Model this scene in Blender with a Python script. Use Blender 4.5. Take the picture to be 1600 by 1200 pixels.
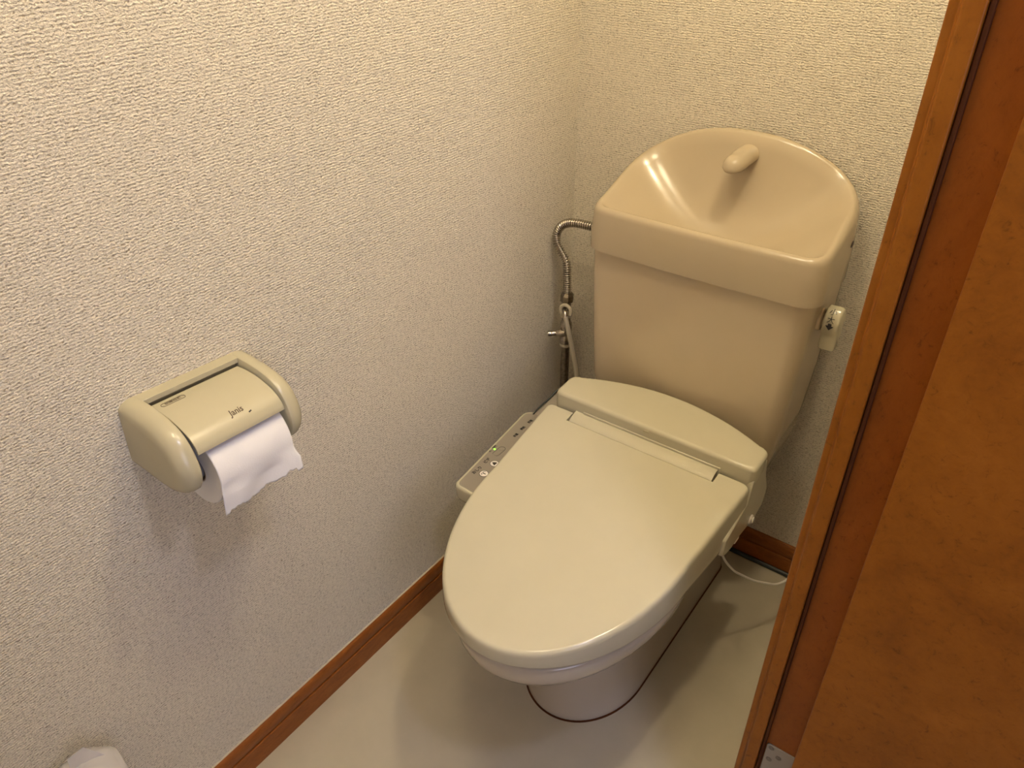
import bpy, bmesh, math, random
from mathutils import Vector, Matrix
random.seed(7)
for o in list(bpy.data.objects):
    bpy.data.objects.remove(o)
S = bpy.context.scene
COL = S.collection
PI = math.pi

# ------------------------------------------------------------------ camera
F_PX = 1200.0
cam_d = bpy.data.cameras.new('camera'); cam = bpy.data.objects.new('camera', cam_d); COL.objects.link(cam)
cam_d.sensor_fit = 'HORIZONTAL'; cam_d.sensor_width = 36.0
cam_d.lens = F_PX / 1600.0 * 36.0
cam_d.clip_start = 0.02
def _ray(px, py): return Vector((px - 800.0, py - 600.0, F_PX))      # image axes: right, down, forward
_dn = _ray(820, 2366).normalized(); _dp = _ray(1884, -215).normalized()
_Z = -_dn; _Y = (_dp - _Z * _dp.dot(_Z)).normalized(); _X = _Y.cross(_Z)
R3 = Matrix(((_X[0], _Y[0], _Z[0]), (-_X[1], -_Y[1], -_Z[1]), (-_X[2], -_Y[2], -_Z[2])))  # world -> camera
CAM = Vector((0.8879, -1.4124, 1.42))
cam.matrix_world = Matrix.Translation(CAM) @ R3.transposed().to_4x4()
S.camera = cam

# ------------------------------------------------------------------ light, world, exposure
S.view_settings.view_transform = 'Standard'; S.view_settings.look = 'None'
S.view_settings.gamma = 1.0; S.view_settings.use_curve_mapping = False
S.view_settings.exposure = 0.0
W = bpy.data.worlds.new('world'); S.world = W; W.use_nodes = True
W.node_tree.nodes['Background'].inputs[0].default_value = (1.0, 0.85, 0.70, 1)
W.node_tree.nodes['Background'].inputs[1].default_value = 0.02
def lamp(name, loc, energy, color, kind='POINT', size=0.05, rot=(0, 0, 0)):
    d = bpy.data.lights.new(name, kind); d.energy = energy; d.color = color
    if kind == 'AREA': d.shape = 'DISK'; d.size = size
    else: d.shadow_soft_size = size
    o = bpy.data.objects.new(name, d); COL.objects.link(o); o.location = loc; o.rotation_euler = rot
    return o
WARM = (1.0, 0.85, 0.58); COOL = (0.70, 0.73, 1.0)
lamp('assumed_room_bulb', (0.68, -0.47, 2.30), 24.0, WARM, 'POINT', 0.04)  # unseen warm bulb, assumed from the cast shadows
lamp('assumed_room_bulb', (0.36, -0.98, 2.30), 17.0, WARM, 'POINT', 0.13)  # second, softer warm bulb, also assumed and unseen
lamp('assumed_hall_bulb', (1.15, -0.98, 2.30), 22.0, COOL, 'POINT', 0.08)  # unseen cool bulb, assumed from the cool tint on the left wall
assumed_win = lamp('assumed_hall_daylight', (2.19, -1.75, 1.45), 12.0, COOL, 'AREA', 1.0, (0, PI/2, 0))     # assumed daylight: soft area lamp added in the hall, its window unseen
assumed_win.data.shape = 'RECTANGLE'; assumed_win.data.size = 1.1; assumed_win.data.size_y = 0.8

# ------------------------------------------------------------------ helpers
def thing(name, label, cat, loc, group=None):
    o = bpy.data.objects.new(name, None); COL.objects.link(o)
    o.location = loc; o.empty_display_size = 0.05
    o['label'] = label; o['category'] = cat
    if group: o['group'] = group
    return o
def root_of(o):
    while o.parent: o = o.parent
    return o
def obj(name, bm, mat, parent=None, smooth=True, label=None, kind=None, bevel=0, seg=2, subsurf=0, angle=40):
    me = bpy.data.meshes.new(name)
    bmesh.ops.recalc_face_normals(bm, faces=bm.faces[:])
    if parent is not None:
        bmesh.ops.translate(bm, verts=bm.verts[:], vec=-root_of(parent).location)
    bm.to_mesh(me); bm.free()
    o = bpy.data.objects.new(name, me); COL.objects.link(o)
    if parent is not None: o.parent = parent
    mats = mat if isinstance(mat, (list, tuple)) else [mat]
    for m in mats: me.materials.append(m)
    if bevel:
        b = o.modifiers.new('bevel', 'BEVEL'); b.width = bevel; b.segments = seg; b.limit_method = 'ANGLE'; b.angle_limit = math.radians(35)
        b.harden_normals = False
    if subsurf:
        s = o.modifiers.new('sub', 'SUBSURF'); s.levels = subsurf; s.render_levels = subsurf
    if smooth:
        for p in me.polygons: p.use_smooth = True
        if angle:
            me.set_sharp_from_angle(angle=math.radians(angle))
    if label: o['label'] = label
    if kind: o['kind'] = kind
    return o
def box(bm, x0, x1, y0, y1, z0, z1):
    v = [bm.verts.new(p) for p in ((x0,y0,z0),(x1,y0,z0),(x1,y1,z0),(x0,y1,z0),(x0,y0,z1),(x1,y0,z1),(x1,y1,z1),(x0,y1,z1))]
    for f in ((0,3,2,1),(4,5,6,7),(0,1,5,4),(1,2,6,5),(2,3,7,6),(3,0,4,7)):
        bm.faces.new([v[i] for i in f])
    return v
def loft(bm, rings, cap0=True, cap1=True, closed=True, loop=False):
    vr = [[bm.verts.new(p) for p in r] for r in rings]
    n = len(vr[0]); m = len(vr)
    for i in range(m if loop else m - 1):
        a = vr[i]; b = vr[(i + 1) % m]
        for j in range(n if closed else n - 1):
            k = (j + 1) % n
            bm.faces.new((a[j], a[k], b[k], b[j]))
    if cap0 and not loop: bm.faces.new(vr[0][::-1])
    if cap1 and not loop: bm.faces.new(vr[-1])
    return vr
def tube(bm, pts, radii, n=14, caps=True):
    pts = [Vector(p) for p in pts]
    if not isinstance(radii, (list, tuple)): radii = [radii] * len(pts)
    rings = []; up = None
    for i, p in enumerate(pts):
        t = (pts[min(i+1, len(pts)-1)] - pts[max(i-1, 0)]).normalized()
        if up is None:
            a = Vector((0,0,1)) if abs(t.z) < 0.9 else Vector((1,0,0))
            up = (a - t * a.dot(t)).normalized()
        else:
            up = (up - t * up.dot(t)).normalized()
        s = t.cross(up)
        rings.append([p + (up * math.cos(2*PI*k/n) + s * math.sin(2*PI*k/n)) * radii[i] for k in range(n)])
    loft(bm, rings, caps, caps)
def spline(pts, n):
    pts = [Vector(p) for p in pts]; P = [2*pts[0]-pts[1]] + pts + [2*pts[-1]-pts[-2]]
    out = []
    for i in range(1, len(P)-2):
        for k in range(n):
            t = k / n; a, b, c, d = P[i-1], P[i], P[i+1], P[i+2]
            out.append(0.5*((2*b) + (c-a)*t + (2*a-5*b+4*c-d)*t*t + (3*b-a-3*c+d)*t**3))
    out.append(pts[-1]); return out
def resample(pts, step):
    pts = [Vector(p) for p in pts]; L = [0.0]
    for a, b in zip(pts, pts[1:]): L.append(L[-1] + (b-a).length)
    n = max(2, int(L[-1]/step)); out = []; j = 0
    for i in range(n+1):
        s = L[-1]*i/n
        while j < len(pts)-2 and L[j+1] < s: j += 1
        t = (s-L[j])/max(1e-9, L[j+1]-L[j]); out.append(pts[j].lerp(pts[j+1], t))
    return out
def disc_solid(bm, c, axis, prof, n=24):
    """lathe: prof = [(distance along axis, radius)]"""
    axis = Vector(axis).normalized(); c = Vector(c)
    a = Vector((0,0,1)) if abs(axis.z) < 0.9 else Vector((1,0,0))
    u = (a - axis*a.dot(axis)).normalized(); v = axis.cross(u)
    loft(bm, [[c + axis*h + (u*math.cos(2*PI*k/n) + v*math.sin(2*PI*k/n))*r for k in range(n)] for h, r in prof])
def prism(bm, prof, axis, a, b):
    """profile of 2D points swept along a world axis from a to b"""
    def P(p, t):
        return {0: (t, p[0], p[1]), 1: (p[0], t, p[1]), 2: (p[0], p[1], t)}[axis]
    loft(bm, [[P(p, a) for p in prof], [P(p, b) for p in prof]])
def egg(yf, L, hw, yb, hwb, r=0.02, notch=None, nf=40, ns=8, nc=5, xc=0.39, rear_bow=0.0):
    """plan outline: half-ellipse nose to the front (-y), straightish sides, rounded rear corners"""
    out = []
    for i in range(nf + 1):
        a = PI * i / nf                                     # right side -> nose -> left side
        out.append((xc + hw*math.cos(a), yf + L - L*math.sin(a)))
    ym = yf + L
    left = []
    for i in range(1, ns + 1):
        t = i / ns
        left.append((-(hw + (hwb-hw)*t), ym + (yb - r - ym)*t))
    for i in range(1, nc + 1):
        a = PI/2 * i / nc
        left.append((-(hwb - r + r*math.cos(a)), yb - r + r*math.sin(a)))
    if notch:
        nx, yn = notch
        left += [(-nx, yb), (-nx, yn), (-nx*0.5, yn), (0, yn)]
    else:
        for i in range(1, 5):
            t = i / 4
            x = -(hwb - r)*(1-t)
            left.append((x, yb + rear_bow*(1-(x/(hwb-r))**2)))
    out += [(xc + x, y) for x, y in left]
    out += [(xc - x, y) for x, y in left[-2::-1]]
    return out

# ------------------------------------------------------------------ materials
def M(name, col, rough=0.5, metal=0.0, spec=0.5, coat=0.0):
    m = bpy.data.materials.new(name); m.use_nodes = True
    b = m.node_tree.nodes['Principled BSDF']
    b.inputs['Base Color'].default_value = (*col, 1); b.inputs['Roughness'].default_value = rough
    b.inputs['Metallic'].default_value = metal; b.inputs['Specular IOR Level'].default_value = spec
    if coat: b.inputs['Coat Weight'].default_value = coat; b.inputs['Coat Roughness'].default_value = 0.06
    return m
def nodes(m): return m.node_tree.nodes, m.node_tree.links, m.node_tree.nodes['Principled BSDF']
def mapped(N, L, scale, coord='Object', loc=(0,0,0)):
    tc = N.new('ShaderNodeTexCoord'); mp = N.new('ShaderNodeMapping'); mp.inputs['Scale'].default_value = scale
    mp.inputs['Location'].default_value = loc
    L.new(tc.outputs[coord], mp.inputs['Vector']); return mp.outputs['Vector']
def noise(N, L, vec, scale=1.0, detail=2.0, rough=0.5, dist=0.0):
    n = N.new('ShaderNodeTexNoise'); n.inputs['Scale'].default_value = scale; n.inputs['Detail'].default_value = detail
    n.inputs['Roughness'].default_value = rough; n.inputs['Distortion'].default_value = dist
    L.new(vec, n.inputs['Vector']); return n.outputs['Fac']
def ramp(N, L, fac, stops):
    r = N.new('ShaderNodeValToRGB'); e = r.color_ramp.elements
    while len(e) < len(stops): e.new(0.5)
    for k, (p, c) in enumerate(stops): e[k].position = p; e[k].color = (*c, 1) if len(c) == 3 else c
    L.new(fac, r.inputs['Fac']); return r.outputs['Color']
def math_n(N, L, op, a, b):
    n = N.new('ShaderNodeMath'); n.operation = op
    for i, v in enumerate((a, b)):
        if isinstance(v, (int, float)): n.inputs[i].default_value = v
        else: L.new(v, n.inputs[i])
    return n.outputs[0]
def bump(N, L, B, h, strength, dist):
    b = N.new('ShaderNodeBump'); b.inputs['Strength'].default_value = strength; b.inputs['Distance'].default_value = dist
    L.new(h, b.inputs['Height']); L.new(b.outputs['Normal'], B.inputs['Normal'])

def wallpaper(name, base, along):
    """woven vinyl wallpaper: short horizontal threads with small pits"""
    m = M(name, base, 0.62, spec=0.35); N, L, B = nodes(m)
    sc = [0, 0, 0]; sc[along] = 1.0; sc[2] = 1.0
    def v(a, z, off=0):
        s = [1, 1, 1]; s[along] = a; s[2] = z; s[1-along] = 1
        return mapped(N, L, s, loc=(off, off, off))
    warp = noise(N, L, v(150, 70), 1, 2, 0.55)
    z = N.new('ShaderNodeSeparateXYZ'); tc = N.new('ShaderNodeTexCoord'); L.new(tc.outputs['Object'], z.inputs[0])
    ph = math_n(N, L, 'ADD', math_n(N, L, 'MULTIPLY', z.outputs[2], 2*PI/0.0043), math_n(N, L, 'MULTIPLY', warp, 10.0))
    rib = math_n(N, L, 'SINE', ph, 0)
    threads = noise(N, L, v(175, 460), 1, 3, 0.65, 0.5)
    fleck = noise(N, L, v(340, 380, 3.1), 1, 3, 0.6, 0.8)
    vert = noise(N, L, v(430, 130, 7.7), 1, 2, 0.5)
    h = math_n(N, L, 'ADD', math_n(N, L, 'MULTIPLY', rib, 0.15), math_n(N, L, 'MULTIPLY', threads, 1.25))
    h = math_n(N, L, 'ADD', h, math_n(N, L, 'MULTIPLY', fleck, 1.2))
    h = math_n(N, L, 'ADD', h, math_n(N, L, 'MULTIPLY', vert, 0.45))
    bump(N, L, B, h, 1.0, 0.0029)
    hn = math_n(N, L, 'MULTIPLY', h, 0.37)
    d = tuple(c*k for c, k in zip(base, (0.52, 0.47, 0.41))); g = tuple(c*0.86 for c in base); q = tuple(min(1, c*1.14) for c in base)
    L.new(ramp(N, L, hn, [(0.40, d), (0.46, g), (0.525, base), (0.60, q)]), B.inputs['Base Color'])  # dark pits, pale threads: shading of the relief put into the colour
    return m
def wood(name, c0, c1, c2, rough=0.38, scale=(9, 9, 4)):
    m = M(name, c1, rough, spec=0.2); N, L, B = nodes(m)
    v = mapped(N, L, scale)
    n1 = noise(N, L, v, 1.3, 5, 0.62, 0.9)
    n2 = noise(N, L, mapped(N, L, tuple(s*7 for s in scale)), 1.0, 3, 0.7, 1.5)
    f = math_n(N, L, 'ADD', math_n(N, L, 'MULTIPLY', n1, 0.75), math_n(N, L, 'MULTIPLY', n2, 0.25))
    pores = noise(N, L, mapped(N, L, tuple(s*13 for s in scale), loc=(3, 1, 2)), 1.0, 4, 0.75, 0.6)
    mx = N.new('ShaderNodeMix'); mx.data_type = 'RGBA'; mx.blend_type = 'MULTIPLY'; mx.inputs[0].default_value = 1.0
    L.new(ramp(N, L, f, [(0.30, c0), (0.5, c1), (0.68, c2)]), mx.inputs[6])
    L.new(ramp(N, L, pores, [(0.30, (0.62, 0.55, 0.50)), (0.40, (0.93, 0.92, 0.90)), (0.55, (1, 1, 1)), (0.75, (1.0, 1.0, 1.0))]), mx.inputs[7])
    L.new(mx.outputs[2], B.inputs['Base Color'])
    bump(N, L, B, n2, 0.08, 0.001)
    return m
def plastic(name, col, rough, coat=0.0, speck=0.02):
    m = M(name, col, rough, coat=coat); N, L, B = nodes(m)
    n = noise(N, L, mapped(N, L, (14, 14, 14)), 1, 4, 0.6)
    a = tuple(c*(1-speck) for c in col); b = tuple(min(1, c*(1+speck)) for c in col)
    L.new(ramp(N, L, n, [(0.35, a), (0.65, b)]), B.inputs['Base Color'])
    return m
PAPER = (0.815, 0.748, 0.63)
m_wall_l = wallpaper('woven_wallpaper_left', PAPER, 1)
m_wall_b = wallpaper('woven_wallpaper_back', PAPER, 0)
m_floor = plastic('vinyl_floor', (0.43, 0.385, 0.29), 0.42, speck=0.03)
m_ceil = plastic('ceiling_paint', (0.66, 0.63, 0.58), 0.8)
m_skirt = wood('skirting_wood', (0.18, 0.054, 0.011), (0.25, 0.080, 0.016), (0.31, 0.104, 0.022), 0.35, (14, 14, 40))
m_jamb = wood('jamb_wood', (0.21, 0.065, 0.005), (0.27, 0.090, 0.008), (0.31, 0.108, 0.011), 0.36, (10, 10, 6))
m_rebate = wood('rebate_wood', (0.24, 0.066, 0.007), (0.29, 0.084, 0.009), (0.33, 0.100, 0.012), 0.40, (10, 10, 6))
m_door = wood('door_wood', (0.20, 0.061, 0.005), (0.27, 0.088, 0.007), (0.32, 0.108, 0.010), 0.42, (7, 7, 7))
m_tank = plastic('beige_ceramic_brightened', (0.55, 0.455, 0.318), 0.12, coat=0.3, speck=0.012)  # tank tone raised: light on its front face put into the colour
m_basin = plastic('beige_basin_dimmed', (0.43, 0.356, 0.248), 0.20, coat=0.12, speck=0.012)  # lid beige lowered below the tank's, offsetting strong lamp light in the colour
m_bowl = plastic('beige_ceramic_bowl', (0.46, 0.41, 0.34), 0.14, coat=0.3, speck=0.012)
m_bidet = plastic('ivory_plastic', (0.50, 0.467, 0.345), 0.14, speck=0.012)
m_hold = plastic('cream_plastic', (0.43, 0.395, 0.275), 0.24, speck=0.012)
m_panel = plastic('grey_panel_plastic', (0.26, 0.23, 0.185), 0.35)
m_button = plastic('white_button', (0.80, 0.76, 0.70), 0.35)
m_ink = M('black_ink', (0.012, 0.010, 0.010), 0.5)
m_brown = M('brown_ink', (0.06, 0.035, 0.018), 0.5)
m_dark = M('gap_shade_and_scuff', (0.015, 0.012, 0.010), 0.6)  # near-black for painted shade in the hinge gaps, and for the scuff
m_seal = M('brown_seal', (0.080, 0.026, 0.008), 0.6, spec=0.1)
m_steel = M('hinge_steel', (0.36, 0.34, 0.34), 0.42, 0.7)
m_white = plastic('white_plastic', (0.72, 0.68, 0.62), 0.35)
m_hose = plastic('pale_rubber_hose', (0.50, 0.45, 0.34), 0.4)
m_black = M('black_rubber', (0.012, 0.016, 0.014), 0.45)
m_grey = M('grey_plastic', (0.20, 0.19, 0.18), 0.5)
def metal(name, col, rough, sc):
    m = M(name, col, rough, 1.0); N, L, B = nodes(m)
    n = noise(N, L, mapped(N, L, sc), 1, 4, 0.7)
    L.new(ramp(N, L, n, [(0.35, tuple(c*0.55 for c in col)), (0.65, col)]), B.inputs['Base Color'])
    return m
m_chrome = metal('worn_chrome', (0.62, 0.57, 0.50), 0.22, (120, 120, 120))
m_oldpipe = metal('tarnished_pipe', (0.34, 0.30, 0.24), 0.34, (160, 160, 160))
m_tissue = M('tissue_paper', (0.74, 0.73, 0.74), 0.85, spec=0.1)
N, L, B = nodes(m_tissue)
bump(N, L, B, noise(N, L, mapped(N, L, (500, 500, 500)), 1, 2), 0.25, 0.0008)
m_tissue.node_tree.nodes['Principled BSDF'].inputs['Subsurface Weight'].default_value = 0.0
m_led = M('green_led', (0.3, 0.8, 0.1), 0.3)
N, L, B = nodes(m_led); B.inputs['Emission Color'].default_value = (0.35, 1.0, 0.10, 1); B.inputs['Emission Strength'].default_value = 1.6
m_bag = M('thin_translucent_plastic', (0.66, 0.63, 0.62), 0.15); N, L, B = nodes(m_bag)
B.inputs['Alpha'].default_value = 0.55
m_packpaper = M('wrapped_paper', (0.55, 0.53, 0.50), 0.7)
m_bulb = M('lamp_glass', (0.9, 0.85, 0.75), 0.4)
N, L, B = nodes(m_bulb); B.inputs['Emission Color'].default_value = (1, 0.8, 0.5, 1); B.inputs['Emission Strength'].default_value = 1.0

# ------------------------------------------------------------------ room shell
RW = 0.778          # right wall
YJ = -0.700         # jamb face of the doorway in the right wall
YN = -1.50          # near jamb
YF = -1.60          # front wall
HC = 2.42
bm = bmesh.new(); box(bm, -0.1, 2.3, -2.6, 0.1, -0.08, 0.0); obj('floor', bm, m_floor, kind='structure', smooth=False)
bm = bmesh.new(); box(bm, -0.1, 2.3, -2.6, 0.1, HC, HC+0.08); obj('ceiling', bm, m_ceil, kind='structure', smooth=False)
bm = bmesh.new(); box(bm, -0.08, 0.0, YF, 0.08, 0, HC); obj('wall_left', bm, m_wall_l, kind='structure', smooth=False)
bm = bmesh.new(); box(bm, 0.0, 2.3, 0.0, 0.08, 0, HC); obj('wall_back', bm, m_wall_b, kind='structure', smooth=False)
bm = bmesh.new(); box(bm, RW, 0.862, YJ+0.03, 0.0, 0, HC); obj('wall_right', bm, m_wall_l, kind='structure', smooth=False)
bm = bmesh.new(); box(bm, RW, 0.862, YN-0.03, YJ+0.03, 2.06, HC); obj('wall_above_door', bm, m_wall_l, kind='structure', smooth=False)
bm = bmesh.new(); box(bm, 0.0, 0.862, YF-0.08, YF, 0, HC); box(bm, RW, 0.862, YF, YN-0.03, 0, HC)
obj('wall_front', bm, m_wall_b, kind='structure', smooth=False)
# hall beyond the doorway
bm = bmesh.new(); box(bm, 2.22, 2.3, -2.6, 0.0, 0, HC); obj('wall_hall_side', bm, m_wall_l, kind='structure', smooth=False)
bm = bmesh.new()
for x0, x1, y0, y1, z0, z1 in ((2.17, 2.22, -2.20, -2.15, 0.86, 2.04), (2.17, 2.22, -1.35, -1.30, 0.86, 2.04), (2.17, 2.22, -2.15, -1.35, 0.86, 0.90), (2.17, 2.22, -2.15, -1.35, 2.00, 2.04)): box(bm, x0, x1, y0, y1, z0, z1)
obj('assumed_window_1', bm, m_jamb, kind='structure', bevel=0.002)  # assumed window frame, added round the hall's area lamp
bm = bmesh.new(); box(bm, 0.862, 2.22, -2.6, -2.52, 0, HC); obj('wall_hall_end', bm, m_wall_b, kind='structure', smooth=False)

# skirting boards: rounded lip above a groove, flat board below
def skirting_profile(top=0.084):
    return [(0, 0.0), (0.0095, 0.0), (0.0095, top-0.0385), (0.0085, top-0.0375), (0.0045, top-0.0375), (0.0045, top-0.0345), (0.0075, top-0.0335), (0.0085, top-0.030),
            (0.0090, top-0.014), (0.0080, top-0.006), (0.006, top-0.0015), (0.004, top), (0, top)]
bm = bmesh.new(); prism(bm, skirting_profile(0.088), 1, YF, 0.0); obj('baseboard_left', bm, m_skirt, kind='structure', angle=30)
bm = bmesh.new(); prism(bm, [(-a, b) for a, b in skirting_profile(0.084)], 0, 0.010, RW); obj('baseboard_back', bm, m_skirt, kind='structure', angle=30)
bm = bmesh.new(); prism(bm, [(RW-a, b) for a, b in skirting_profile(0.084)], 1, YJ+0.04, 0.0); obj('baseboard_right', bm, m_skirt, kind='structure', angle=30)
# thin pale sealing bead along the top of the left skirting
bm = bmesh.new(); box(bm, 0.0, 0.0035, YF, 0.0, 0.0878, 0.0890); obj('trim_1', bm, m_hose, kind='structure', smooth=False)

# door frame: casing lip, stop face, dark seal, rebate, near jamb and head
def frame_plan(s, y0):
    """plan profile of a jamb; s=+1 extends to +y behind the face"""
    return [(0.766, y0+0.004*s), (0.7745, y0+0.004*s), (0.7765, y0), (0.7935, y0), (0.7942, y0+0.011*s),
            (0.868, y0+0.011*s), (0.868, y0+0.036*s), (0.766, y0+0.036*s)]
bm = bmesh.new(); prism(bm, frame_plan(1, YJ), 2, 0.0, 2.08)
fr = obj('trim_2', bm, m_jamb, kind='structure', bevel=0.0015)
bm = bmesh.new(); box(bm, 0.7944, 0.7990, YJ+0.0035, YJ+0.0112, 0.0, 2.06)
obj('door_seal', bm, m_seal, fr, bevel=0.0012)
bm = bmesh.new(); box(bm, 0.7990, 0.8660, YJ+0.0095, YJ+0.0112, 0.0, 2.06)
obj('rebate_facing', bm, m_rebate, fr, smooth=False)
bm = bmesh.new(); prism(bm, frame_plan(-1, YN), 2, 0.0, 2.08); obj('trim_3', bm, m_jamb, kind='structure', bevel=0.0015)
bm = bmesh.new(); box(bm, 0.766, 0.868, YN, YJ, 2.04, 2.08); obj('trim_4', bm, m_jamb, kind='structure', bevel=0.002)

# open door: its inner face is towards the camera, hinged on the far jamb
dr = bpy.data.objects.new('door_1', None); COL.objects.link(dr); dr.location = (0.842, -0.692, 0); dr['kind'] = 'structure'
YD = -0.7275
bm = bmesh.new(); box(bm, 0.8425, 1.56, YD, YD+0.034, 0.008, 2.03)
obj('door_panel', bm, m_door, dr, bevel=0.0012)
# butt hinge: leaf let into the rebate, knuckle and three screws
bm = bmesh.new()
HZ1 = 0.360; HZ0 = HZ1 - 0.10
pr = []
for cx, cz, a0 in ((0.8045, HZ0+0.004, 180), (0.860, HZ0+0.004, 270), (0.860, HZ1-0.004, 0), (0.8045, HZ1-0.004, 90)):
    for k in range(5):
        a = math.radians(a0 + 90*k/4); pr.append((cx + 0.004*math.cos(a), cz + 0.004*math.sin(a)))
prism(bm, pr, 1, YJ+0.0072, YJ+0.0094)
leaf = obj('hinge_leaf', bm, m_steel, dr, label='grey steel hinge leaf with countersunk screws', bevel=0.0004)
for sx, sz in ((0.8075, HZ1-0.0065), (0.8205, HZ1-0.020), (0.8085, HZ1-0.034), (0.823, HZ1-0.050), (0.8085, HZ1-0.068), (0.822, HZ1-0.085)):
    bm = bmesh.new()
    disc_solid(bm, (sx, YJ+0.0074, sz), (0, -1, 0), [(0, 0.0044), (0.0006, 0.0044), (0.0003, 0.0034), (0.0006, 0.003), (0.0006, 0.0012), (0.0001, 0.0009)], 18)
    obj('screw', bm, m_grey, leaf)
bm = bmesh.new(); disc_solid(bm, (0.8720, -0.7095, HZ0), (0, 0, 1), [(0, 0.005), (0.10, 0.005)], 14)
obj('hinge_knuckle', bm, m_steel, dr)

# assumed ceiling lights of the toilet room and of the hall (unseen, above the frame)
def assumed_ceiling_lamp(loc, label, em):  # unseen fitting, assumed above each bulb
    t = thing('assumed_ceiling_light', label, 'lamp', (loc[0], loc[1], HC))
    bm = bmesh.new(); disc_solid(bm, (loc[0], loc[1], HC), (0, 0, -1), [(0, 0.05), (0.012, 0.05), (0.014, 0.046)], 28); obj('ceiling_plate', bm, m_white, t)
    bm = bmesh.new(); disc_solid(bm, (loc[0], loc[1], HC-0.014), (0, 0, -1), [(0, 0.018), (0.02, 0.018), (0.03, 0.014)], 20); obj('lamp_socket', bm, m_white, t)
    return t
assumed_ceiling_lamp((0.68, -0.47), 'assumed warm bulb fitting on the ceiling above the toilet, nearer the right wall', True)
assumed_ceiling_lamp((0.36, -0.98), 'assumed warm bulb fitting on the ceiling in front of the toilet, nearer the left wall', True)

assumed_ceiling_lamp((1.15, -0.98), 'assumed bulb fitting on the hall ceiling outside the doorway', True)

# ------------------------------------------------------------------ TOILET
XC = 0.390
T = thing('toilet', 'beige toilet with a hand-basin cistern and a closed ivory bidet seat lid', 'toilet', (XC, -0.40, 0.0))
# bowl and pedestal
def lerp(a, b, t): return a + (b-a)*t
rows = [  # z, yf, L, hw, yb, hwb
    (0.000, -0.648, 0.16, 0.122, -0.06, 0.120), (0.006, -0.650, 0.16, 0.123, -0.06, 0.121), (0.016, -0.648, 0.16, 0.121, -0.06, 0.119), (0.060, -0.640, 0.16, 0.114, -0.06, 0.115),
    (0.120, -0.636, 0.16, 0.110, -0.06, 0.112), (0.180, -0.640, 0.17, 0.110, -0.06, 0.112), (0.225, -0.655, 0.18, 0.114, -0.06, 0.114),
    (0.255, -0.692, 0.20, 0.126, -0.06, 0.118), (0.280, -0.745, 0.24, 0.147, -0.06, 0.125), (0.302, -0.790, 0.27, 0.167, -0.05, 0.132),
    (0.325, -0.820, 0.285, 0.183, -0.05, 0.142), (0.350, -0.834, 0.29, 0.192, -0.05, 0.150), (0.374, -0.838, 0.295, 0.195, -0.05, 0.155),
    (0.382, -0.837, 0.295, 0.194, -0.05, 0.155), (0.386, -0.833, 0.29, 0.190, -0.05, 0.151)]
bm = bmesh.new()
loft(bm, [[(x, y, z) for x, y in egg(yf, L_, hw, yb, hwb, 0.03)] for z, yf, L_, hw, yb, hwb in rows])
bowl = obj('bowl', bm, m_bowl, T, angle=60)
bm = bmesh.new()   # thin sealing line round the foot
loft(bm, [[(x, y, z) for x, y in egg(-0.6515-d, 0.16, 0.1245+d, -0.06, 0.1225+d, 0.03)] for z, d in ((0.0, 0.0006), (0.0010, 0.0003))])
obj('foot_seal', bm, m_seal, T)
# seat (under the lid)
SL = 0.12
def zl(y): return 0.4385 + SL*(y + 0.8)
def zs(y): return 0.4385 - 0.046 + 0.085*(y+0.8) if y > -0.8 else 0.3925
def ringz(pts, dz, f=zl): return [(x, y, f(y)+dz) for x, y in pts]
def lid_ring(d, notch=True, yb=-0.337):
    return egg(-0.846+d, 0.30-d, 0.2045-d, yb, 0.2190-d, 0.008, (0.158, -0.362) if notch else None, nf=72, ns=10, xc=XC-0.0035)
bm = bmesh.new()
def seat_ring(d): return egg(-0.842+d, 0.30-d, 0.203-d, -0.36, 0.2165-d, 0.02, None, nf=72, ns=10, xc=XC)
def flat(pts, z): return [(x, y, z) for x, y in pts]
rs = [flat(seat_ring(d), z) for d, z in ((0.010, 0.404), (0.008, 0.402), (0.008, 0.390), (0.012, 0.3865), (0.06, 0.3865), (0.066, 0.395), (0.06, 0.404))]
loft(bm, rs, loop=True)
obj('seat_ring', bm, m_bidet, T)
# lid: a shallow wedge, level lower edge, top sloping up to the hinge, with the hinge notch
bm = bmesh.new()
def lb(y): return 0.4045 - 0.004*sstep((y+0.84)/0.24)          # level lower edge
def sstep(t): t = max(0, min(1, t)); return t*t*(3-2*t)
rs = [ringz(lid_ring(d), dz) for d, dz in ((0.030, 0.0003), (0.0075, 0.0), (0.0055, -0.0002), (0.0033, -0.0011), (0.0015, -0.0028), (0.0003, -0.0055), (-0.0003, -0.0085), (-0.0005, -0.0100))]
def sidering(d, t, up): return [(x, y, lerp(zl(y)-0.0100, lb(y), t) + up) for x, y in lid_ring(d)]
rs += [sidering(-0.0012, 0.5, 0), sidering(-0.0015, 0.93, 0), sidering(-0.0012, 1.0, 0.0), sidering(0.0004, 1.0, -0.0012), sidering(0.008, 1.0, 0.0)]
loft(bm, rs)
obj('seat_lid', bm, m_bidet, T, label='closed ivory lid', angle=50)
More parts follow.
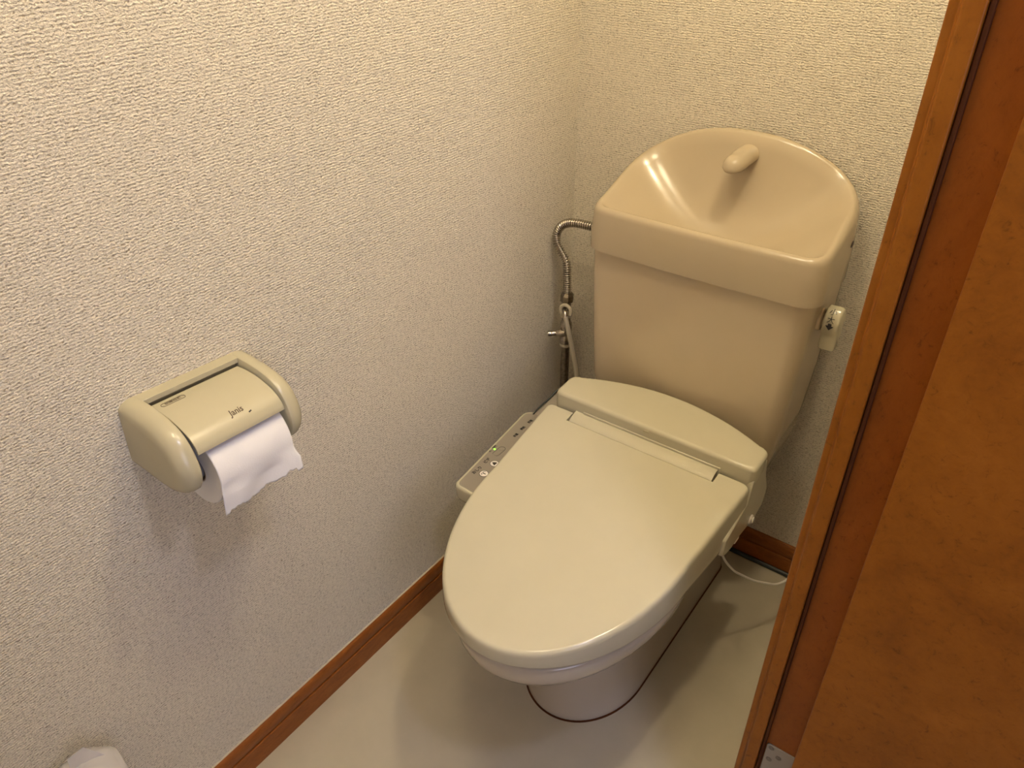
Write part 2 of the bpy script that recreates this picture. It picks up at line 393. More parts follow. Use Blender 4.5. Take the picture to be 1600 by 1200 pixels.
# hinge cover bar lying in the notch
bm = bmesh.new()
def bar_prof(x):
    p = []
    base = [(-0.3605, -0.022), (-0.3605, -0.006), (-0.3590, -0.0018), (-0.356, 0.0005), (-0.349, 0.0035), (-0.340, 0.0055), (-0.3325, 0.0060), (-0.3325, -0.022)]
    return [(x, y, zl(-0.36) + dz + SL*(y+0.36)*0.6) for y, dz in base]
loft(bm, [bar_prof(XC-0.1570), bar_prof(XC-0.1555), bar_prof(XC+0.1490), bar_prof(XC+0.1505)])
hb = obj('hinge_cover', bm, m_bidet, T, angle=30)
bm = bmesh.new(); box(bm, XC-0.140, XC+0.1545, -0.3345, -0.3295, zl(-0.332)-0.01, zl(-0.332)+0.0092)
obj('cover_lip', bm, m_bidet, hb, bevel=0.0012)
bm = bmesh.new(); box(bm, XC-0.168, XC+0.168, -0.365, -0.333, zl(-0.35)-0.034, zl(-0.35)-0.02)
obj('hinge_gap_shade', bm, m_dark, T, smooth=False)  # dark block under the notch, painted as the shade inside the gaps
# bidet unit behind the lid
def body_ring(d, dyf=0.0, dyb=0.0, hw=0.2135):
    out = []; yf = -0.3325 + d + dyf; ys = -0.262 - d + dyb; bow = 0.045; r = 0.018
    hw = hw - d
    xs = [(-hw, yf + 0.010), (-hw + 0.003, yf + 0.003), (-hw + 0.010, yf)] + [(-hw + 0.010 + (2*hw-0.02)*k/8, yf) for k in range(1, 8)] + [(hw-0.010, yf), (hw-0.003, yf+0.003), (hw, yf+0.010)]
    out += xs
    out += [(hw, ys - r)]
    for k in range(1, 5):
        a = PI/2*k/4; out.append((hw - r + r*math.cos(a), ys - r + r*math.sin(a)))
    for k in range(1, 16):
        x = (hw - r)*(1 - 2*k/16); out.append((x, ys + bow*(1-(x/(hw-r))**2)))
    for k in range(0, 5):
        a = PI/2 + PI/2*k/4; out.append((-hw + r + r*math.cos(a), ys - r + r*math.sin(a)))
    return [(XC + 0.004 + x, y) for x, y in out]
bm = bmesh.new()
levels = [(0.372, 0.012, 0.006), (0.374, 0.008, 0.004), (0.390, 0.004, 0.0), (0.45, 0.002, 0.0), (0.505, 0.0, 0.0), (0.522, 0.0, 0.0), (0.5235, 0.0, 0.0), (0.5262, 0.0009, 0.0), (0.5286, 0.0028, 0.0), (0.5298, 0.0055, 0.0), (0.530, 0.0080, 0.0), (0.5301, 0.0150, 0.0)]
loft(bm, [[(x, y, z + 0.06*(y+0.30)*(1 if z > 0.5 else 0)) for x, y in body_ring(d, dyf)] for z, d, dyf in levels])
body = obj('bidet_body', bm, m_bidet, T, angle=50)
bm = bmesh.new(); box(bm, XC-0.006, XC+0.006, -0.3342, -0.332, 0.5165, 0.5195); obj('indicator_mark', bm, m_hold, body, bevel=0.0006)
# lower skirt of the unit on the right, running down beside the bowl, with fixing clips
bm = bmesh.new()
sk = [(-0.268, 0.512), (-0.255, 0.470), (-0.226, 0.415), (-0.235, 0.378), (-0.275, 0.366), (-0.305, 0.372), (-0.36, 0.380), (-0.385, 0.378), (-0.412, 0.384), (-0.430, 0.396), (-0.425, 0.43), (-0.34, 0.455), (-0.33, 0.50)]
prism(bm, sk, 0, XC+0.185, XC+0.2170); obj('bidet_side', bm, m_bidet, T, bevel=0.003, angle=40)
bm = bmesh.new(); disc_solid(bm, (XC+0.2155, -0.298, 0.385), (1, 0, 0), [(0, 0.010), (0.004, 0.010), (0.006, 0.006), (0.008, 0.006), (0.009, 0.004)], 14); obj('drain_plug', bm, m_white, T)
bm = bmesh.new(); box(bm, XC+0.200, XC+0.214, -0.355, -0.335, 0.362, 0.382); box(bm, XC+0.203, XC+0.211, -0.372, -0.360, 0.366, 0.381); obj('fixing_clip', bm, m_white, T, bevel=0.002)
# ---- control panel arm on the left
PX0b, PX0f = 0.0805, 0.1150       # outer edge, rear and front
def panel_ring(d, r=0.026):
    yb_, yf_ = -0.285 - d, -0.588 + d
    def xl(y): return lerp(PX0f, PX0b, (y - yf_)/(yb_ - yf_)) + d
    pts = []
    rr = max(0.004, r - d)
    for k in range(7):          # rear-left corner
        a = PI/2 + PI/2*k/6; pts.append((xl(yb_) + rr*1.3 + rr*1.3*math.cos(a), yb_ - rr + rr*math.sin(a)))
    for k in range(7):          # front-left corner
        a = PI + PI/2*k/6; pts.append((xl(yf_) + rr*0.6 + rr*0.6*math.cos(a), yf_ + rr*0.6 + rr*0.6*math.sin(a)))
    pts += [(0.235, yf_ - 0.004), (0.235, yb_)]
    return pts
PZ = 0.424
def pz(y): return PZ - 0.012*((y+0.588)/0.3)
bm = bmesh.new()
loft(bm, [[(x, y, pz(y)+dz) for x, y in panel_ring(d)] for d, dz in ((0.010, -0.040), (0.004, -0.037), (0.001, -0.028), (0.0, -0.006), (0.001, -0.0025), (0.003, -0.0004), (0.0045, 0.0), (0.0062, -0.0002), (0.0066, -0.0010))])
panel = obj('control_panel', bm, m_bidet, T, angle=50)
bm = bmesh.new(); loft(bm, [[(x, y, pz(y)+dz) for x, y in panel_ring(0.0064)] for dz in (-0.0015, -0.0006)])
obj('panel_face', bm, m_panel, panel, smooth=False, label='grey printed face of the control panel')
def disc_at(x, y, r, dz0, dz1, mat, name, n=28, lab=None):
    bm = bmesh.new(); loft(bm, [[(x + rr*math.cos(2*PI*k/n), y + rr*math.sin(2*PI*k/n), pz(y) + d) for k in range(n)] for rr, d in ((r, dz0), (r, dz1-0.0004), (r*0.94, dz1))])
    return obj(name, bm, mat, panel, label=lab)
def flat_ring(x, y, r0, r1, dz, mat, name, stretch=0.0, n=32, zf=None, par=None):
    """thin printed outline; stretch lengthens it along y"""
    bm = bmesh.new(); zf = zf or pz; o_ = []; i_ = []
    for k in range(n):
        a = 2*PI*k/n; s = stretch if math.sin(a) >= 0 else -stretch
        for rr, lst in ((r1, o_), (r0, i_)): lst.append((x + rr*math.cos(a), y + rr*math.sin(a) + s, zf(y) + dz))
    loft(bm, [[(p[0], p[1], p[2]-0.0003) for p in i_], [(p[0], p[1], p[2]-0.0003) for p in o_], o_, i_], loop=True)
    return obj(name, bm, mat, par or panel, smooth=False)
hose = [(0.1000, -0.300, 0.4080), (0.1035, -0.287, 0.4185), (0.1150, -0.262, 0.4360), (0.1260, -0.228, 0.4540), (0.150, -0.215, 0.4600), (0.190, -0.230, 0.450)]  # path of the thin black line and the arm's outer edge
bm = bmesh.new(); loft(bm, [[(x+0.001, y, z-0.0015), (0.222, y-0.012, z-0.0015), (0.222, y-0.012, z-0.030), (x+0.004, y, z-0.030)] for x, y, z in hose[:4]])
obj('panel_arm', bm, m_panel, T, bevel=0.002)  # ivory arm in the grey panel material: its shade put into the colour
bm = bmesh.new(); tube(bm, spline(hose, 4), 0.0019, 8); obj('black_edge_line', bm, m_black, T)  # thin black tube drawn as a dark line along the arm's edge
BT = [(0.1445, -0.5258), (0.1415, -0.4880)]
for x, y in BT:
    disc_at(x, y, 0.0086, -0.001, 0.0006, m_button, 'button', lab='round white button')
    flat_ring(x, y, 0.0085, 0.0094, 0.0003, m_ink, 'button_outline')
# icons on the round buttons: a curled jet stroke, and a small standing drop
def stroke(pts, w, mat, name, par, z):
    bm = bmesh.new(); P = [Vector((p[0], p[1], 0)) for p in pts]; lft = []; rgt = []
    for i, p in enumerate(P):
        t = (P[min(i+1, len(P)-1)] - P[max(i-1, 0)]).normalized(); n_ = Vector((-t.y, t.x, 0))
        lft.append(p + n_*w/2); rgt.append(p - n_*w/2)
    loft(bm, [[(a.x, a.y, z) for a in lft], [(a.x, a.y, z) for a in rgt], [(a.x, a.y, z+0.0003) for a in rgt], [(a.x, a.y, z+0.0003) for a in lft]], loop=True, closed=False)
    return obj(name, bm, mat, par, smooth=False)
bx_, by_ = BT[0]; zi = pz(by_) + 0.0006
def q(u, v, c): return (c[0] - v, c[1] + u)          # u: reading direction (+y), v: up (-x)
stroke(spline([q(-0.0055, 0.000, BT[0]), q(-0.0045, 0.0035, BT[0]), q(-0.0015, 0.0035, BT[0]), q(-0.0006, 0.001, BT[0]), q(-0.0006, -0.0045, BT[0])], 5), 0.0009, m_ink, 'button_icon', panel, zi)
stroke(spline([q(0.0055, 0.000, BT[0]), q(0.0045, 0.0035, BT[0]), q(0.0015, 0.0035, BT[0]), q(0.0006, 0.001, BT[0]), q(0.0006, -0.0045, BT[0])], 5), 0.0009, m_ink, 'button_icon', panel, zi)
bm = bmesh.new(); zi2 = pz(BT[1][1]) + 0.0006
dp = [q(0.0, 0.0058, BT[1]), q(0.0036, 0.001, BT[1]), q(0.0048, -0.0035, BT[1]), q(-0.0048, -0.0035, BT[1]), q(-0.0036, 0.001, BT[1])]
loft(bm, [[(x, y, zi2) for x, y in dp], [(x, y, zi2+0.0003) for x, y in dp]]); obj('button_icon', bm, m_ink, panel, smooth=False)
# two joined small pads with an outline, a green lamp
for x, y in ((0.1250, -0.4600), (0.1225, -0.4400)):
    disc_at(x, y, 0.0058, -0.001, 0.0002, m_panel, 'small_button')
flat_ring(0.1238, -0.450, 0.0066, 0.0073, 0.0, m_ink, 'pad_outline', stretch=0.0100)
disc_at(0.1122, -0.4500, 0.0024, -0.001, 0.0008, m_led, 'indicator_lamp', 16, 'glowing green indicator lamp')

def text(s, size, mat, name, parent, origin, ux, uy, ext=0.00015, align='CENTER', shear=0.0, bold=0.0):
    """flat lettering: ux = reading direction, uy = up direction, both world vectors"""
    cu = bpy.data.curves.new('txt', 'FONT'); cu.body = s; cu.size = size; cu.extrude = ext; cu.align_x = align; cu.align_y = 'CENTER'; cu.shear = shear
    cu.offset = bold; cu.resolution_u = 3
    o = bpy.data.objects.new('txt', cu); COL.objects.link(o)
    dg = bpy.context.evaluated_depsgraph_get(); dg.update()
    me = bpy.data.meshes.new_from_object(o.evaluated_get(dg)); bpy.data.objects.remove(o); bpy.data.curves.remove(cu)
    ux = Vector(ux).normalized(); uy = Vector(uy).normalized(); uz = ux.cross(uy)
    mt = Matrix(((ux.x, uy.x, uz.x, origin[0]), (ux.y, uy.y, uz.y, origin[1]), (ux.z, uy.z, uz.z, origin[2]), (0, 0, 0, 1)))
    me.transform(mt); me.transform(Matrix.Translation(-root_of(parent).location))
    me.name = name; me.materials.clear(); me.materials.append(mat)
    r = bpy.data.objects.new(name, me); COL.objects.link(r); r.parent = parent
    return r
def ptext(s, size, x, y, mat=m_ink):
    text(s, size, mat, 'lettering', panel, (x, y, pz(y) - 0.0003), (0, 1, -0.04), (-1, 0, 0), bold=0.00022)
ptext('おしり', 0.0092, 0.1266, -0.5250)
ptext('ビデ', 0.0092, 0.1235, -0.4895)
ptext('弱', 0.0078, 0.1250, -0.4600); ptext('強', 0.0078, 0.1225, -0.4400)
ptext('入', 0.0062, 0.1085, -0.4610); ptext('節電', 0.0062, 0.1075, -0.4440)
ptext('水温', 0.0072, 0.1175, -0.3838); ptext('便座', 0.0072, 0.1145, -0.3540); ptext('節電', 0.0072, 0.1125, -0.3240)

# ---- cistern
def rrect(x0, x1, y0, y1, r, n=6, rb=None, bowf=0.0):
    rb = r if rb is None else rb; out = []
    for cx, cy, a0, rr in ((x0+r, y0+r, 180, r), (x1-r, y0+r, 270, r), (x1-rb, y1-rb, 0, rb), (x0+rb, y1-rb, 90, rb)):
        for k in range(n+1):
            a = math.radians(a0 + 90*k/n); out.append((cx + rr*math.cos(a), cy + rr*math.sin(a)))
        if a0 == 180:                           # front edge, slightly bowed
            for k in range(1, 12):
                t = k/12; out.append((lerp(x0+r, x1-r, t), y0 - bowf*(1-(2*t-1)**2)))
        if a0 == 0:
            for k in range(1, 12):
                t = k/12; out.append((lerp(x1-rb, x0+rb, t), y1))
        if a0 == 270:
            for k in range(1, 8): out.append((x1, lerp(y0+r, y1-rb, k/8)))
        if a0 == 90:
            for k in range(1, 8): out.append((x0, lerp(y1-rb, y0+r, k/8)))
    return out
bm = bmesh.new()
tk = [(0.380, 0.205, 0.574, -0.178), (0.392, 0.200, 0.579, -0.182), (0.45, 0.184, 0.588, -0.190), (0.50, 0.175, 0.593, -0.1945), (0.60, 0.1705, 0.599, -0.199), (0.70, 0.1675, 0.604, -0.2025), (0.803, 0.1655, 0.608, -0.205)]
loft(bm, [[(x, y, z) for x, y in rrect(x0, x1, y0, -0.012, 0.032, 6, 0.02, 0.006)] for z, x0, x1, y0 in tk])
tank = obj('cistern', bm, m_tank, T, angle=60)
# lid with moulded hand basin and raised back
LX0, LX1, LY0, LY1 = 0.1655, 0.6190, -0.2230, -0.006
LXC = (LX0+LX1)/2; LHW = (LX1-LX0)/2
def sstep(t): t = max(0, min(1, t)); return t*t*(3-2*t)
def zrim(x, y):
    u = min(1.0, abs((x - LXC)/LHW))
    s = max(0.0, min(1.0, (y + 0.215)/0.180)); s = 0.2*s + 0.8*sstep(s)
    return 0.884 + (0.128*(1 - 0.66*u**2.3))*s
def lid_out(d, ext=0.0): return rrect(LX0+d-ext, LX1-d+ext, LY0+d-ext, LY1-d, max(0.006, 0.036-d*0.7), 6, max(0.006, 0.075-d*0.7), 0.004)
rs = []
for d, f in ((0.006, 0.0), (0.0, 0.03), (0.0, 0.5), (0.003, 1.0)):
    rs.append([(x, y, lerp(0.798 if f > 0.01 else 0.797, zrim(x, y) - 0.012, f)) for x, y in lid_out(d)])
for d, dz in ((0.0045, -0.006), (0.0075, -0.002), (0.012, 0.0), (0.016, -0.0015), (0.020, -0.006)):
    rs.append([(x, y, zrim(x, y) + dz) for x, y in lid_out(d)])
BX, BY, BZ = LXC, -0.128, 0.828
inner = lid_out(0.020)
K = 14; EA, EB = LHW - 0.024, 0.098; EY = (LY0 + LY1)/2 - 0.002
for i in range(1, K+1):
    t = i/K; ring = []
    m = sstep(t*1.25)
    for x, y in inner:
        th = math.atan2((y - EY)/EB, (x - BX)/EA)
        k = 1 - 0.90*t
        rx, ry = BX + (x - BX)*k, EY + (y - EY)*k
        ex, ey = BX + EA*math.cos(th)*k, EY + EB*math.sin(th)*k
        px, py = lerp(rx, ex, m), lerp(ry, ey, m) + (BY - EY)*sstep(t)*0.75
        w = 1 - (1-t)**1.8
        ring.append((px, py, lerp(zrim(x, y) - 0.006, BZ, w)))
    rs.append(ring)
bm = bmesh.new(); loft(bm, rs)
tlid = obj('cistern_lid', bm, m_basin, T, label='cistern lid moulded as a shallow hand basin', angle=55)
bm = bmesh.new(); disc_solid(bm, (LX1-0.0006, -0.085, 0.872), (1, 0, 0), [(0, 0.006), (0.0008, 0.006)], 16); obj('overflow_slot', bm, m_brown, tlid)
# spout growing out of the back of the basin
bm = bmesh.new()
sp = []
for i, (y, zc, hw, ht, hb_) in enumerate([(-0.015, 0.972, 0.0210, 0.0185, 0.013), (-0.060, 0.972, 0.0210, 0.0185, 0.013), (-0.076, 0.9715, 0.0206, 0.0178, 0.013), (-0.086, 0.9700, 0.0202, 0.0170, 0.013), (-0.094, 0.9700, 0.0200, 0.0180, 0.012), (-0.102, 0.9690, 0.0190, 0.0180, 0.011), (-0.109, 0.9680, 0.0165, 0.0160, 0.009), (-0.1140, 0.9665, 0.0122, 0.0120, 0.007), (-0.1165, 0.9655, 0.0070, 0.0065, 0.004), (-0.1170, 0.965, 0.002, 0.002, 0.0015)]):
    sp.append([(0.393 + hw*math.copysign(abs(math.cos(2*PI*k/24))**0.85, math.cos(2*PI*k/24)), y, zc + (ht if math.sin(2*PI*k/24) > 0 else hb_)*math.sin(2*PI*k/24)) for k in range(24)])
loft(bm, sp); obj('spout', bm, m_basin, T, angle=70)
# ---- flush lever on the right side of the cistern
bm = bmesh.new(); disc_solid(bm, (0.603, -0.128, 0.742), (1, 0, 0), [(0, 0.021), (0.007, 0.021), (0.009, 0.019), (0.010, 0.012), (0.016, 0.011)], 24); obj('lever_boss', bm, m_tank, T)
bm = bmesh.new()
# seen from the side the handle is a short thumb-shaped drum with a flat tail hanging down
def lev(x, sx):
    base = [(-0.149, 0.736), (-0.151, 0.750), (-0.147, 0.764), (-0.138, 0.772), (-0.124, 0.773), (-0.114, 0.765), (-0.110, 0.750), (-0.111, 0.735), (-0.117, 0.700), (-0.118, 0.692), (-0.122, 0.688), (-0.136, 0.688), (-0.140, 0.691), (-0.1405, 0.700), (-0.141, 0.716), (-0.143, 0.724)]
    cy, cz = -0.130, 0.735
    return [(x, cy + (y-cy)*sx, cz + (z-cz)*sx) for y, z in base]
loft(bm, [lev(0.6155, 0.93), lev(0.6175, 0.99), lev(0.6195, 1.0), lev(0.6385, 1.0), lev(0.6415, 0.98), lev(0.6435, 0.90)])
lever = obj('flush_lever', bm, m_bidet, T, label='flush lever with black printing', angle=40, bevel=0.0012)
ldir = Vector((0.0, -0.0035, 0.017)); 
def lt(s, size, yy, zz, up): text(s, size, m_ink, 'lettering', lever, (0.6290, yy, zz), (1, 0, 0), up, 0.0003)
lt('小', 0.0135, -0.1445, 0.7688, (0, 0.75, 0.65)); lt('大', 0.0135, -0.1508, 0.7560, (0, 0.28, 0.96))
bm = bmesh.new()
ar = [(-0.003, 0.0058), (0.003, 0.0058), (0.003, 0.001), (0.0068, 0.001), (0, -0.0068), (-0.0068, 0.001), (-0.003, 0.001)]
loft(bm, [[(0.629 + a, -0.1510 + dy + 0.12*0.0, 0.7435 + b) for a, b in ar] for dy in (0.002, -0.0003)]); obj('arrow_mark', bm, m_ink, lever, smooth=False)

# ------------------------------------------------------------------ water pipe and valve in the back left corner
P_ = thing('water_supply_pipe', 'tarnished metal supply pipe with stop valve and ribbed hose left of the cistern', 'pipe', (0.047, -0.09, 0.0))
bm = bmesh.new(); tube(bm, [(0.047, -0.09, 0.0), (0.047, -0.09, 0.475)], 0.0105, 16); obj('riser_pipe', bm, m_oldpipe, P_)
bm = bmesh.new(); disc_solid(bm, (0.047, -0.09, 0.468), (0, 0, 1), [(0, 0.0115), (0.002, 0.0135), (0.007, 0.0135), (0.008, 0.011)], 18); obj('pale_washer', bm, m_hose, P_, label='pale washer ring')
bm = bmesh.new(); disc_solid(bm, (0.047, -0.09, 0.474), (0, 0, 1), [(0, 0.0125), (0.006, 0.0145), (0.016, 0.0145), (0.020, 0.0125), (0.034, 0.0120), (0.046, 0.0145), (0.056, 0.0140), (0.062, 0.0105), (0.078, 0.010)], 18); valve = obj('valve_body', bm, m_chrome, P_)
bm = bmesh.new(); disc_solid(bm, (0.047, -0.0955, 0.506), (-0.80, -0.52, -0.10), [(0, 0.010), (0.014, 0.0095), (0.016, 0.0085), (0.020, 0.0075), (0.0205, 0.0060), (0.030, 0.0060), (0.031, 0.0066), (0.038, 0.0066), (0.039, 0.005)], 16); obj('valve_spindle', bm, m_chrome, valve)
bm = bmesh.new(); disc_solid(bm, (0.047, -0.09, 0.548), (0, 0, 1), [(0, 0.0125), (0.002, 0.0135), (0.016, 0.0135), (0.018, 0.012)], 18); obj('branch_collar', bm, m_hose, P_, label='white plastic collar of the branch')
bm = bmesh.new(); tube(bm, [(0.047, -0.09, 0.556), (0.047, -0.09, 0.600)], 0.0100, 16); obj('valve_neck', bm, m_oldpipe, P_)
bm = bmesh.new()
cring = []
for k in range(19):                  # open white clip round the branch outlet
    a = math.radians(-30 + 250*k/18); cring.append(Vector((0.058, -0.110, 0.574)) + Vector((math.cos(a)*0.0140, 0, math.sin(a)*0.0140)))
tube(bm, cring, 0.0042, 10); obj('hose_clip', bm, m_hose, P_, label='white C-shaped hose clip')
bm = bmesh.new(); tube(bm, spline([(0.049, -0.092, 0.572), (0.051, -0.104, 0.574), (0.059, -0.115, 0.572), (0.065, -0.121, 0.562)], 6), 0.0062, 12); obj('branch_outlet', bm, m_chrome, P_)
bm = bmesh.new(); tube(bm, spline([(0.064, -0.1205, 0.566), (0.071, -0.122, 0.545), (0.081, -0.119, 0.50), (0.093, -0.115, 0.44), (0.101, -0.112, 0.38), (0.104, -0.111, 0.33), (0.130, -0.115, 0.310), (0.170, -0.12, 0.31)], 6), 0.0058, 12); obj('rubber_hose', bm, m_hose, P_, label='pale rubber hose running down to the bidet unit')
bm = bmesh.new(); disc_solid(bm, (0.047, -0.09, 0.585), (0, 0, 1), [(0, 0.0125), (0.003, 0.0155), (0.018, 0.0155), (0.021, 0.0135), (0.025, 0.011)], 8); obj('hose_nut', bm, m_oldpipe, P_, angle=20)
hp = resample(spline([(0.047, -0.09, 0.606), (0.046, -0.09, 0.645), (0.0425, -0.09, 0.682), (0.029, -0.09, 0.703), (0.0165, -0.09, 0.722), (0.0150, -0.09, 0.744), (0.026, -0.09, 0.764), (0.044, -0.09, 0.7755), (0.066, -0.09, 0.780), (0.095, -0.089, 0.781), (0.130, -0.088, 0.780), (0.172, -0.088, 0.779)], 10), 0.00090)
rad = [0.0076 + 0.0022*math.cos(2*PI*i/6.0) for i in range(len(hp))]
bm = bmesh.new(); tube(bm, hp, rad, 14); obj('ribbed_hose', bm, m_chrome, P_, label='ribbed stainless flexible hose', angle=0)

# ------------------------------------------------------------------ paper holder on the left wall
HO = Vector((0.0, -0.985, 0.79)); TILT = math.radians(-3.2)
H_ = thing('toilet_paper_holder', 'cream plastic toilet paper holder with a hinged flap on the left wall', 'paper holder', HO)
H_.rotation_euler = (TILT, 0, 0)
def cap_ring(y, d):
    base = [(0.0, 0.846), (0.022, 0.8460), (0.050, 0.8445), (0.080, 0.8390), (0.102, 0.8280), (0.1160, 0.8110), (0.1245, 0.7890), (0.1240, 0.7690), (0.1140, 0.7510), (0.0960, 0.7420), (0.0660, 0.7385), (0.0340, 0.7400), (0.0, 0.7460)]
    pts = []
    P = [Vector((a, b, 0)) for a, b in base]
    P = spline(P, 3)
    cx, cz = 0.055, 0.792
    for p in P:
        dx, dz = cx - p.x, cz - p.y
        l = math.hypot(dx, dz)
        nx = p.x + (dx/l*d if p.x > 0.004 else 0); nz = p.y + dz/l*d
        pts.append((nx, y, nz))
    return pts
for s, yi in ((-1, -1.0565), (1, -0.9135)):
    bm = bmesh.new()
    loft(bm, [cap_ring(yi + s*t, d) for t, d in ((0.0, 0.001), (0.001, 0.0), (0.008, 0.0), (0.014, 0.0012), (0.019, 0.0040), (0.0235, 0.0085), (0.0262, 0.0140), (0.0270, 0.022))])
    obj('end_cap', bm, m_hold, H_, angle=50)
bm = bmesh.new(); box(bm, 0.0, 0.012, -1.0565, -0.9135, 0.752, 0.8455); box(bm, 0.0, 0.0195, -1.0600, -0.9100, 0.8385, 0.84605); obj('back_plate', bm, m_hold, H_, bevel=0.0004)
# curved flap: 3 mm sheet following the caps' outline, just below it
fp = [(0.0225, 0.8360), (0.045, 0.8368), (0.068, 0.8348), (0.090, 0.8290), (0.103, 0.8230), (0.1110, 0.8168), (0.1150, 0.8120), (0.1178, 0.8070), (0.1190, 0.8020)]
fps = spline([(a, 0, b) for a, b in fp], 4)
out = []; inn = []
for i, p in enumerate(fps):
    t = (fps[min(i+1, len(fps)-1)] - fps[max(i-1, 0)]).normalized(); n_ = Vector((-t.z, 0, t.x))
    out.append(p); inn.append(p - n_*0.0028)
prof = [(p.x, p.z) for p in out] + [(p.x, p.z) for p in inn[::-1]]
bm = bmesh.new(); prism(bm, prof, 1, -1.0525, -0.9175); flap = obj('flap', bm, m_hold, H_, bevel=0.0007, angle=35)
def flap_frame(x):
    for i in range(len(out)-1):
        if out[i].x <= x <= out[i+1].x:
            t = (out[i+1] - out[i]).normalized(); p = out[i].lerp(out[i+1], (x-out[i].x)/(out[i+1].x-out[i].x)); return p, t
    return out[-1], (out[-1]-out[-2]).normalized()
def ftext(s, size, x, y, mat, shear=0.0, bold=0.0):
    """printing that follows the curve of the flap"""
    r = text(s, size, mat, 'lettering', flap, HO, (0, 1, 0), (-1, 0, 0), 0.0, shear=shear, bold=bold)
    for v in r.data.vertices:                       # flat layout: local x = minus the up direction, local y = reading direction
        p, t = flap_frame(x + v.co.x); n_ = Vector((-t.z, 0, t.x))
        v.co = Vector((p.x + n_.x*0.0003, y + v.co.y, p.z + n_.z*0.0003)) - HO
    return r
ftext('Janis', 0.0112, 0.1010, -0.9800, m_brown, 0.12, 0.0002)
ftext('抗菌仕様', 0.0060, 0.0350, -1.0260, m_brown, 0, 0.0001)
p, t = flap_frame(0.035)
bm = bmesh.new(); o_ = []; i_ = []
for k in range(32):
    a = 2*PI*k/32; s_ = 0.0125 if math.cos(a) >= 0 else -0.0132
    for rr, lst in ((0.0046, o_), (0.0040, i_)): lst.append((p.x + t.x*rr*math.sin(a), -1.0260 + s_ + rr*math.cos(a), p.z + t.z*rr*math.sin(a) + 0.0003))
loft(bm, [[(c[0], c[1], c[2]-0.0004) for c in i_], [(c[0], c[1], c[2]-0.0004) for c in o_], o_, i_], loop=True); obj('label_outline', bm, m_brown, flap, smooth=False)
p, t = flap_frame(0.1085)
bm = bmesh.new(); box(bm, -0.0010, 0.0010, -0.0022, 0.0022, -0.0003, 0.0004)
bmesh.ops.rotate(bm, verts=bm.verts[:], cent=(0,0,0), matrix=Matrix.Rotation(0.25, 3, 'Z') )
bmesh.ops.rotate(bm, verts=bm.verts[:], cent=(0,0,0), matrix=Matrix.Rotation(math.atan2(-t.z, t.x), 3, 'Y'))
bmesh.ops.translate(bm, verts=bm.verts[:], vec=(p.x, -0.9640, p.z)); obj('scuff_mark', bm, m_dark, flap, smooth=False)
for s, yi in ((-1, -1.0565), (1, -0.9135)):
    bm = bmesh.new(); disc_solid(bm, (0.073, yi, 0.752), (0, -s, 0), [(0, 0.020), (0.012, 0.019), (0.026, 0.015), (0.034, 0.013)], 18); obj('roll_arm', bm, m_grey, H_, label='grey arm carrying the roll')

# roll of paper held by the holder
RR = thing('toilet_paper_roll', 'white toilet paper roll with a torn end hanging in the wall holder', 'toilet paper', HO)
RR.rotation_euler = (TILT, 0, 0)
RC = Vector((0.074, 0, 0.7505)); RAD = 0.0540; y0, y1 = -1.0370, -0.9210
bm = bmesh.new(); n = 56
def cyl(r, y): return [(RC.x + r*math.cos(2*PI*k/n), y, RC.z + r*math.sin(2*PI*k/n)) for k in range(n)]
loft(bm, [cyl(RAD-0.001, y0), cyl(RAD, y0+0.001), cyl(RAD, y1-0.001), cyl(RAD-0.001, y1), cyl(0.0205, y1), cyl(0.0200, y1-0.001), cyl(0.0200, y0+0.001), cyl(0.0205, y0)], loop=True)
obj('paper_roll', bm, m_tissue, RR, angle=40)
bm = bmesh.new(); loft(bm, [cyl(0.0198, y0+0.0005), cyl(0.0198, y1-0.0005), cyl(0.0186, y1-0.0005), cyl(0.0186, y0+0.0005)], loop=True)
obj('cardboard_core', bm, M('cardboard', (0.42, 0.33, 0.24), 0.8), RR)
# loose sheet: hugs the roll then hangs, ragged torn end
bm = bmesh.new(); nu, nv = 46, 40; G = []
rnd = random.Random(3)
rag = [0.0]
for k in range(nu): rag.append(rag[-1]*0.75 + rnd.uniform(-0.0022, 0.0022))
for i in range(nu+1):
    u = i/nu; y = lerp(y0-0.0008, y1+0.0008, u)
    length = 0.108 + 0.003*math.sin(u*5.0) - 0.008*u + rag[i] + (0.006 if u < 0.06 else 0) + (0.006 if u > 0.93 else 0)
    col = []
    for j in range(nv+1):
        s = length*j/nv; a0 = math.radians(62); R_ = RAD + 0.0014
        a = a0 - s/R_; amin = math.radians(-2)
        if a > amin: x, z = RC.x + R_*math.cos(a), RC.z + R_*math.sin(a); lo = 0
        else:
            x0_, z0_ = RC.x + R_*math.cos(amin), RC.z + R_*math.sin(amin); lo = s - (a0-amin)*R_
            lean = lerp(-0.10, 0.16, u**1.5)
            x, z = x0_ + lean*lo, z0_ - lo*math.sqrt(1-lean**2)
        w = min(1, lo/0.02)
        x += w*0.0016*math.sin(u*11 + s*50)*0.5 + 0.0005*math.sin(u*9+s*60) + w*w*0.003*math.sin(u*6.0+1.0)
        yy = y + w*0.0022*(u-0.4) + (0.004*w*w if u > 0.9 else 0)
        col.append((x, yy, z))
    G.append(col)
vs = [[bm.verts.new(p) for p in c] for c in G]
for i in range(nu):
    for j in range(nv): bm.faces.new((vs[i][j], vs[i+1][j], vs[i+1][j+1], vs[i][j+1]))
sh = obj('loose_sheet', bm, m_tissue, RR, angle=0)
so = sh.modifiers.new('thick', 'SOLIDIFY'); so.thickness = 0.0006; so.offset = 1

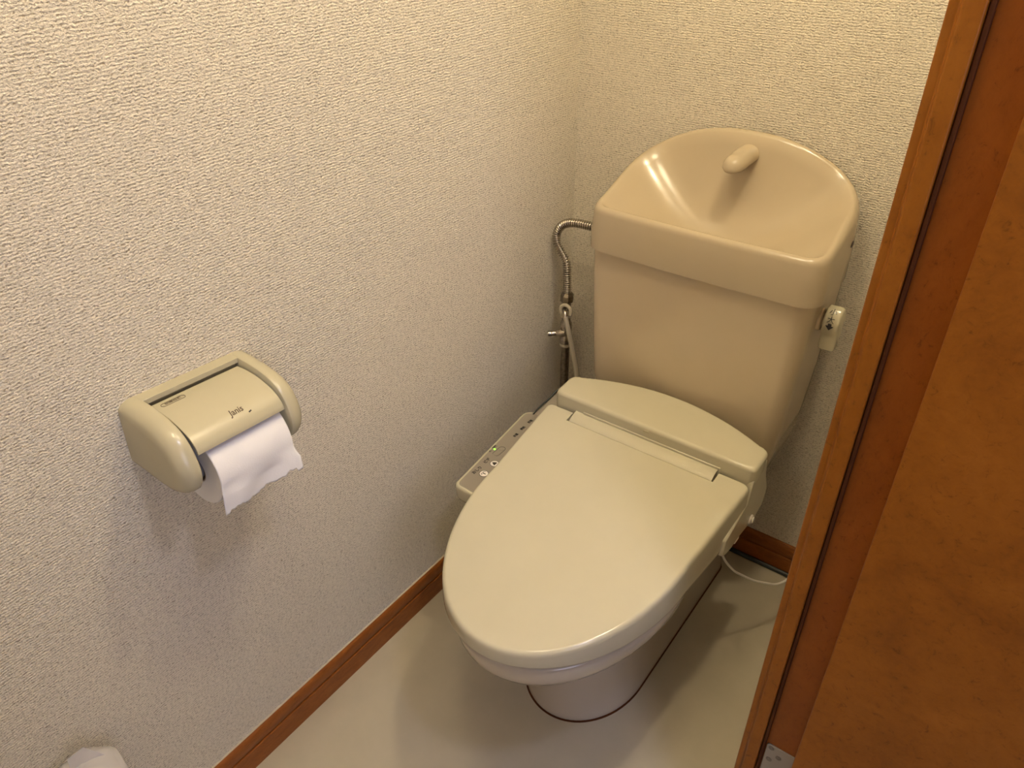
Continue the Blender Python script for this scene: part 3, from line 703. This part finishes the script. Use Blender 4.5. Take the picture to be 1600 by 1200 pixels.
# ------------------------------------------------------------------ cords by the right of the toilet
bm = bmesh.new()
tube(bm, resample(spline([(0.571, -0.345, 0.388), (0.5795, -0.335, 0.305), (0.5969, -0.3029, 0.2443), (0.6111, -0.2757, 0.2124), (0.6294, -0.2486, 0.1846), (0.6471, -0.2214, 0.1639), (0.6611, -0.1943, 0.1444), (0.6732, -0.1671, 0.1377), (0.6826, -0.14, 0.1395), (0.72, -0.12, 0.16), (0.772, -0.11, 0.22)], 10), 0.010), 0.0024, 8)
pc = obj('power_cord', bm, m_white, T)
bm = bmesh.new()
tube(bm, resample(spline([(0.42, -0.0175, 0.006), (0.50, -0.0170, 0.0055), (0.56, -0.0172, 0.0055), (0.64, -0.0170, 0.0055), (0.70, -0.0175, 0.0055), (0.763, -0.018, 0.0055)], 6), 0.012), 0.0055, 8)
o = obj('cable', bm, m_black); o['label'] = 'black cable lying along the foot of the back wall skirting'; o['category'] = 'cable'

# ------------------------------------------------------------------ plastic-wrapped pack by the left wall, bottom left
K_ = thing('wrapped_pack', 'white rolls in thin translucent plastic standing against the left wall, bottom left corner', 'paper pack', (0.062, -1.312, 0.0))
bm = bmesh.new(); disc_solid(bm, (0.062, -1.312, 0.0), (0, 0, 1), [(0, 0.048), (0.004, 0.046), (0.357, 0.046), (0.368, 0.046), (0.372, 0.036)], 32); obj('paper_stack', bm, m_packpaper, K_)
bm = bmesh.new(); n = 40; rs = []
for h, r, w in ((0.0, 0.047, 0), (0.003, 0.0485, 0), (0.20, 0.0490, 0.0008), (0.37, 0.0490, 0.0012), (0.369, 0.0465, 0.0016), (0.380, 0.0430, 0.0022), (0.386, 0.032, 0.0026), (0.390, 0.018, 0.003), (0.393, 0.006, 0.0015)):
    rs.append([(0.062 + (r + w*math.sin(7*2*PI*k/n + h*20))*math.cos(2*PI*k/n), -1.312 + (r + w*math.sin(7*2*PI*k/n + h*20))*math.sin(2*PI*k/n), h) for k in range(n)])
loft(bm, rs); obj('plastic_wrap', bm, m_bag, K_, angle=0)
bm = bmesh.new()
tuft = [Vector((0.050, -1.322, 0.380)), Vector((0.046, -1.318, 0.412)), Vector((0.050, -1.296, 0.416)), Vector((0.060, -1.280, 0.386))]
loft(bm, [tuft, [p + Vector((0.0008, 0.0, 0.0005)) for p in tuft]]); obj('wrap_fold', bm, m_bag, K_, smooth=False)
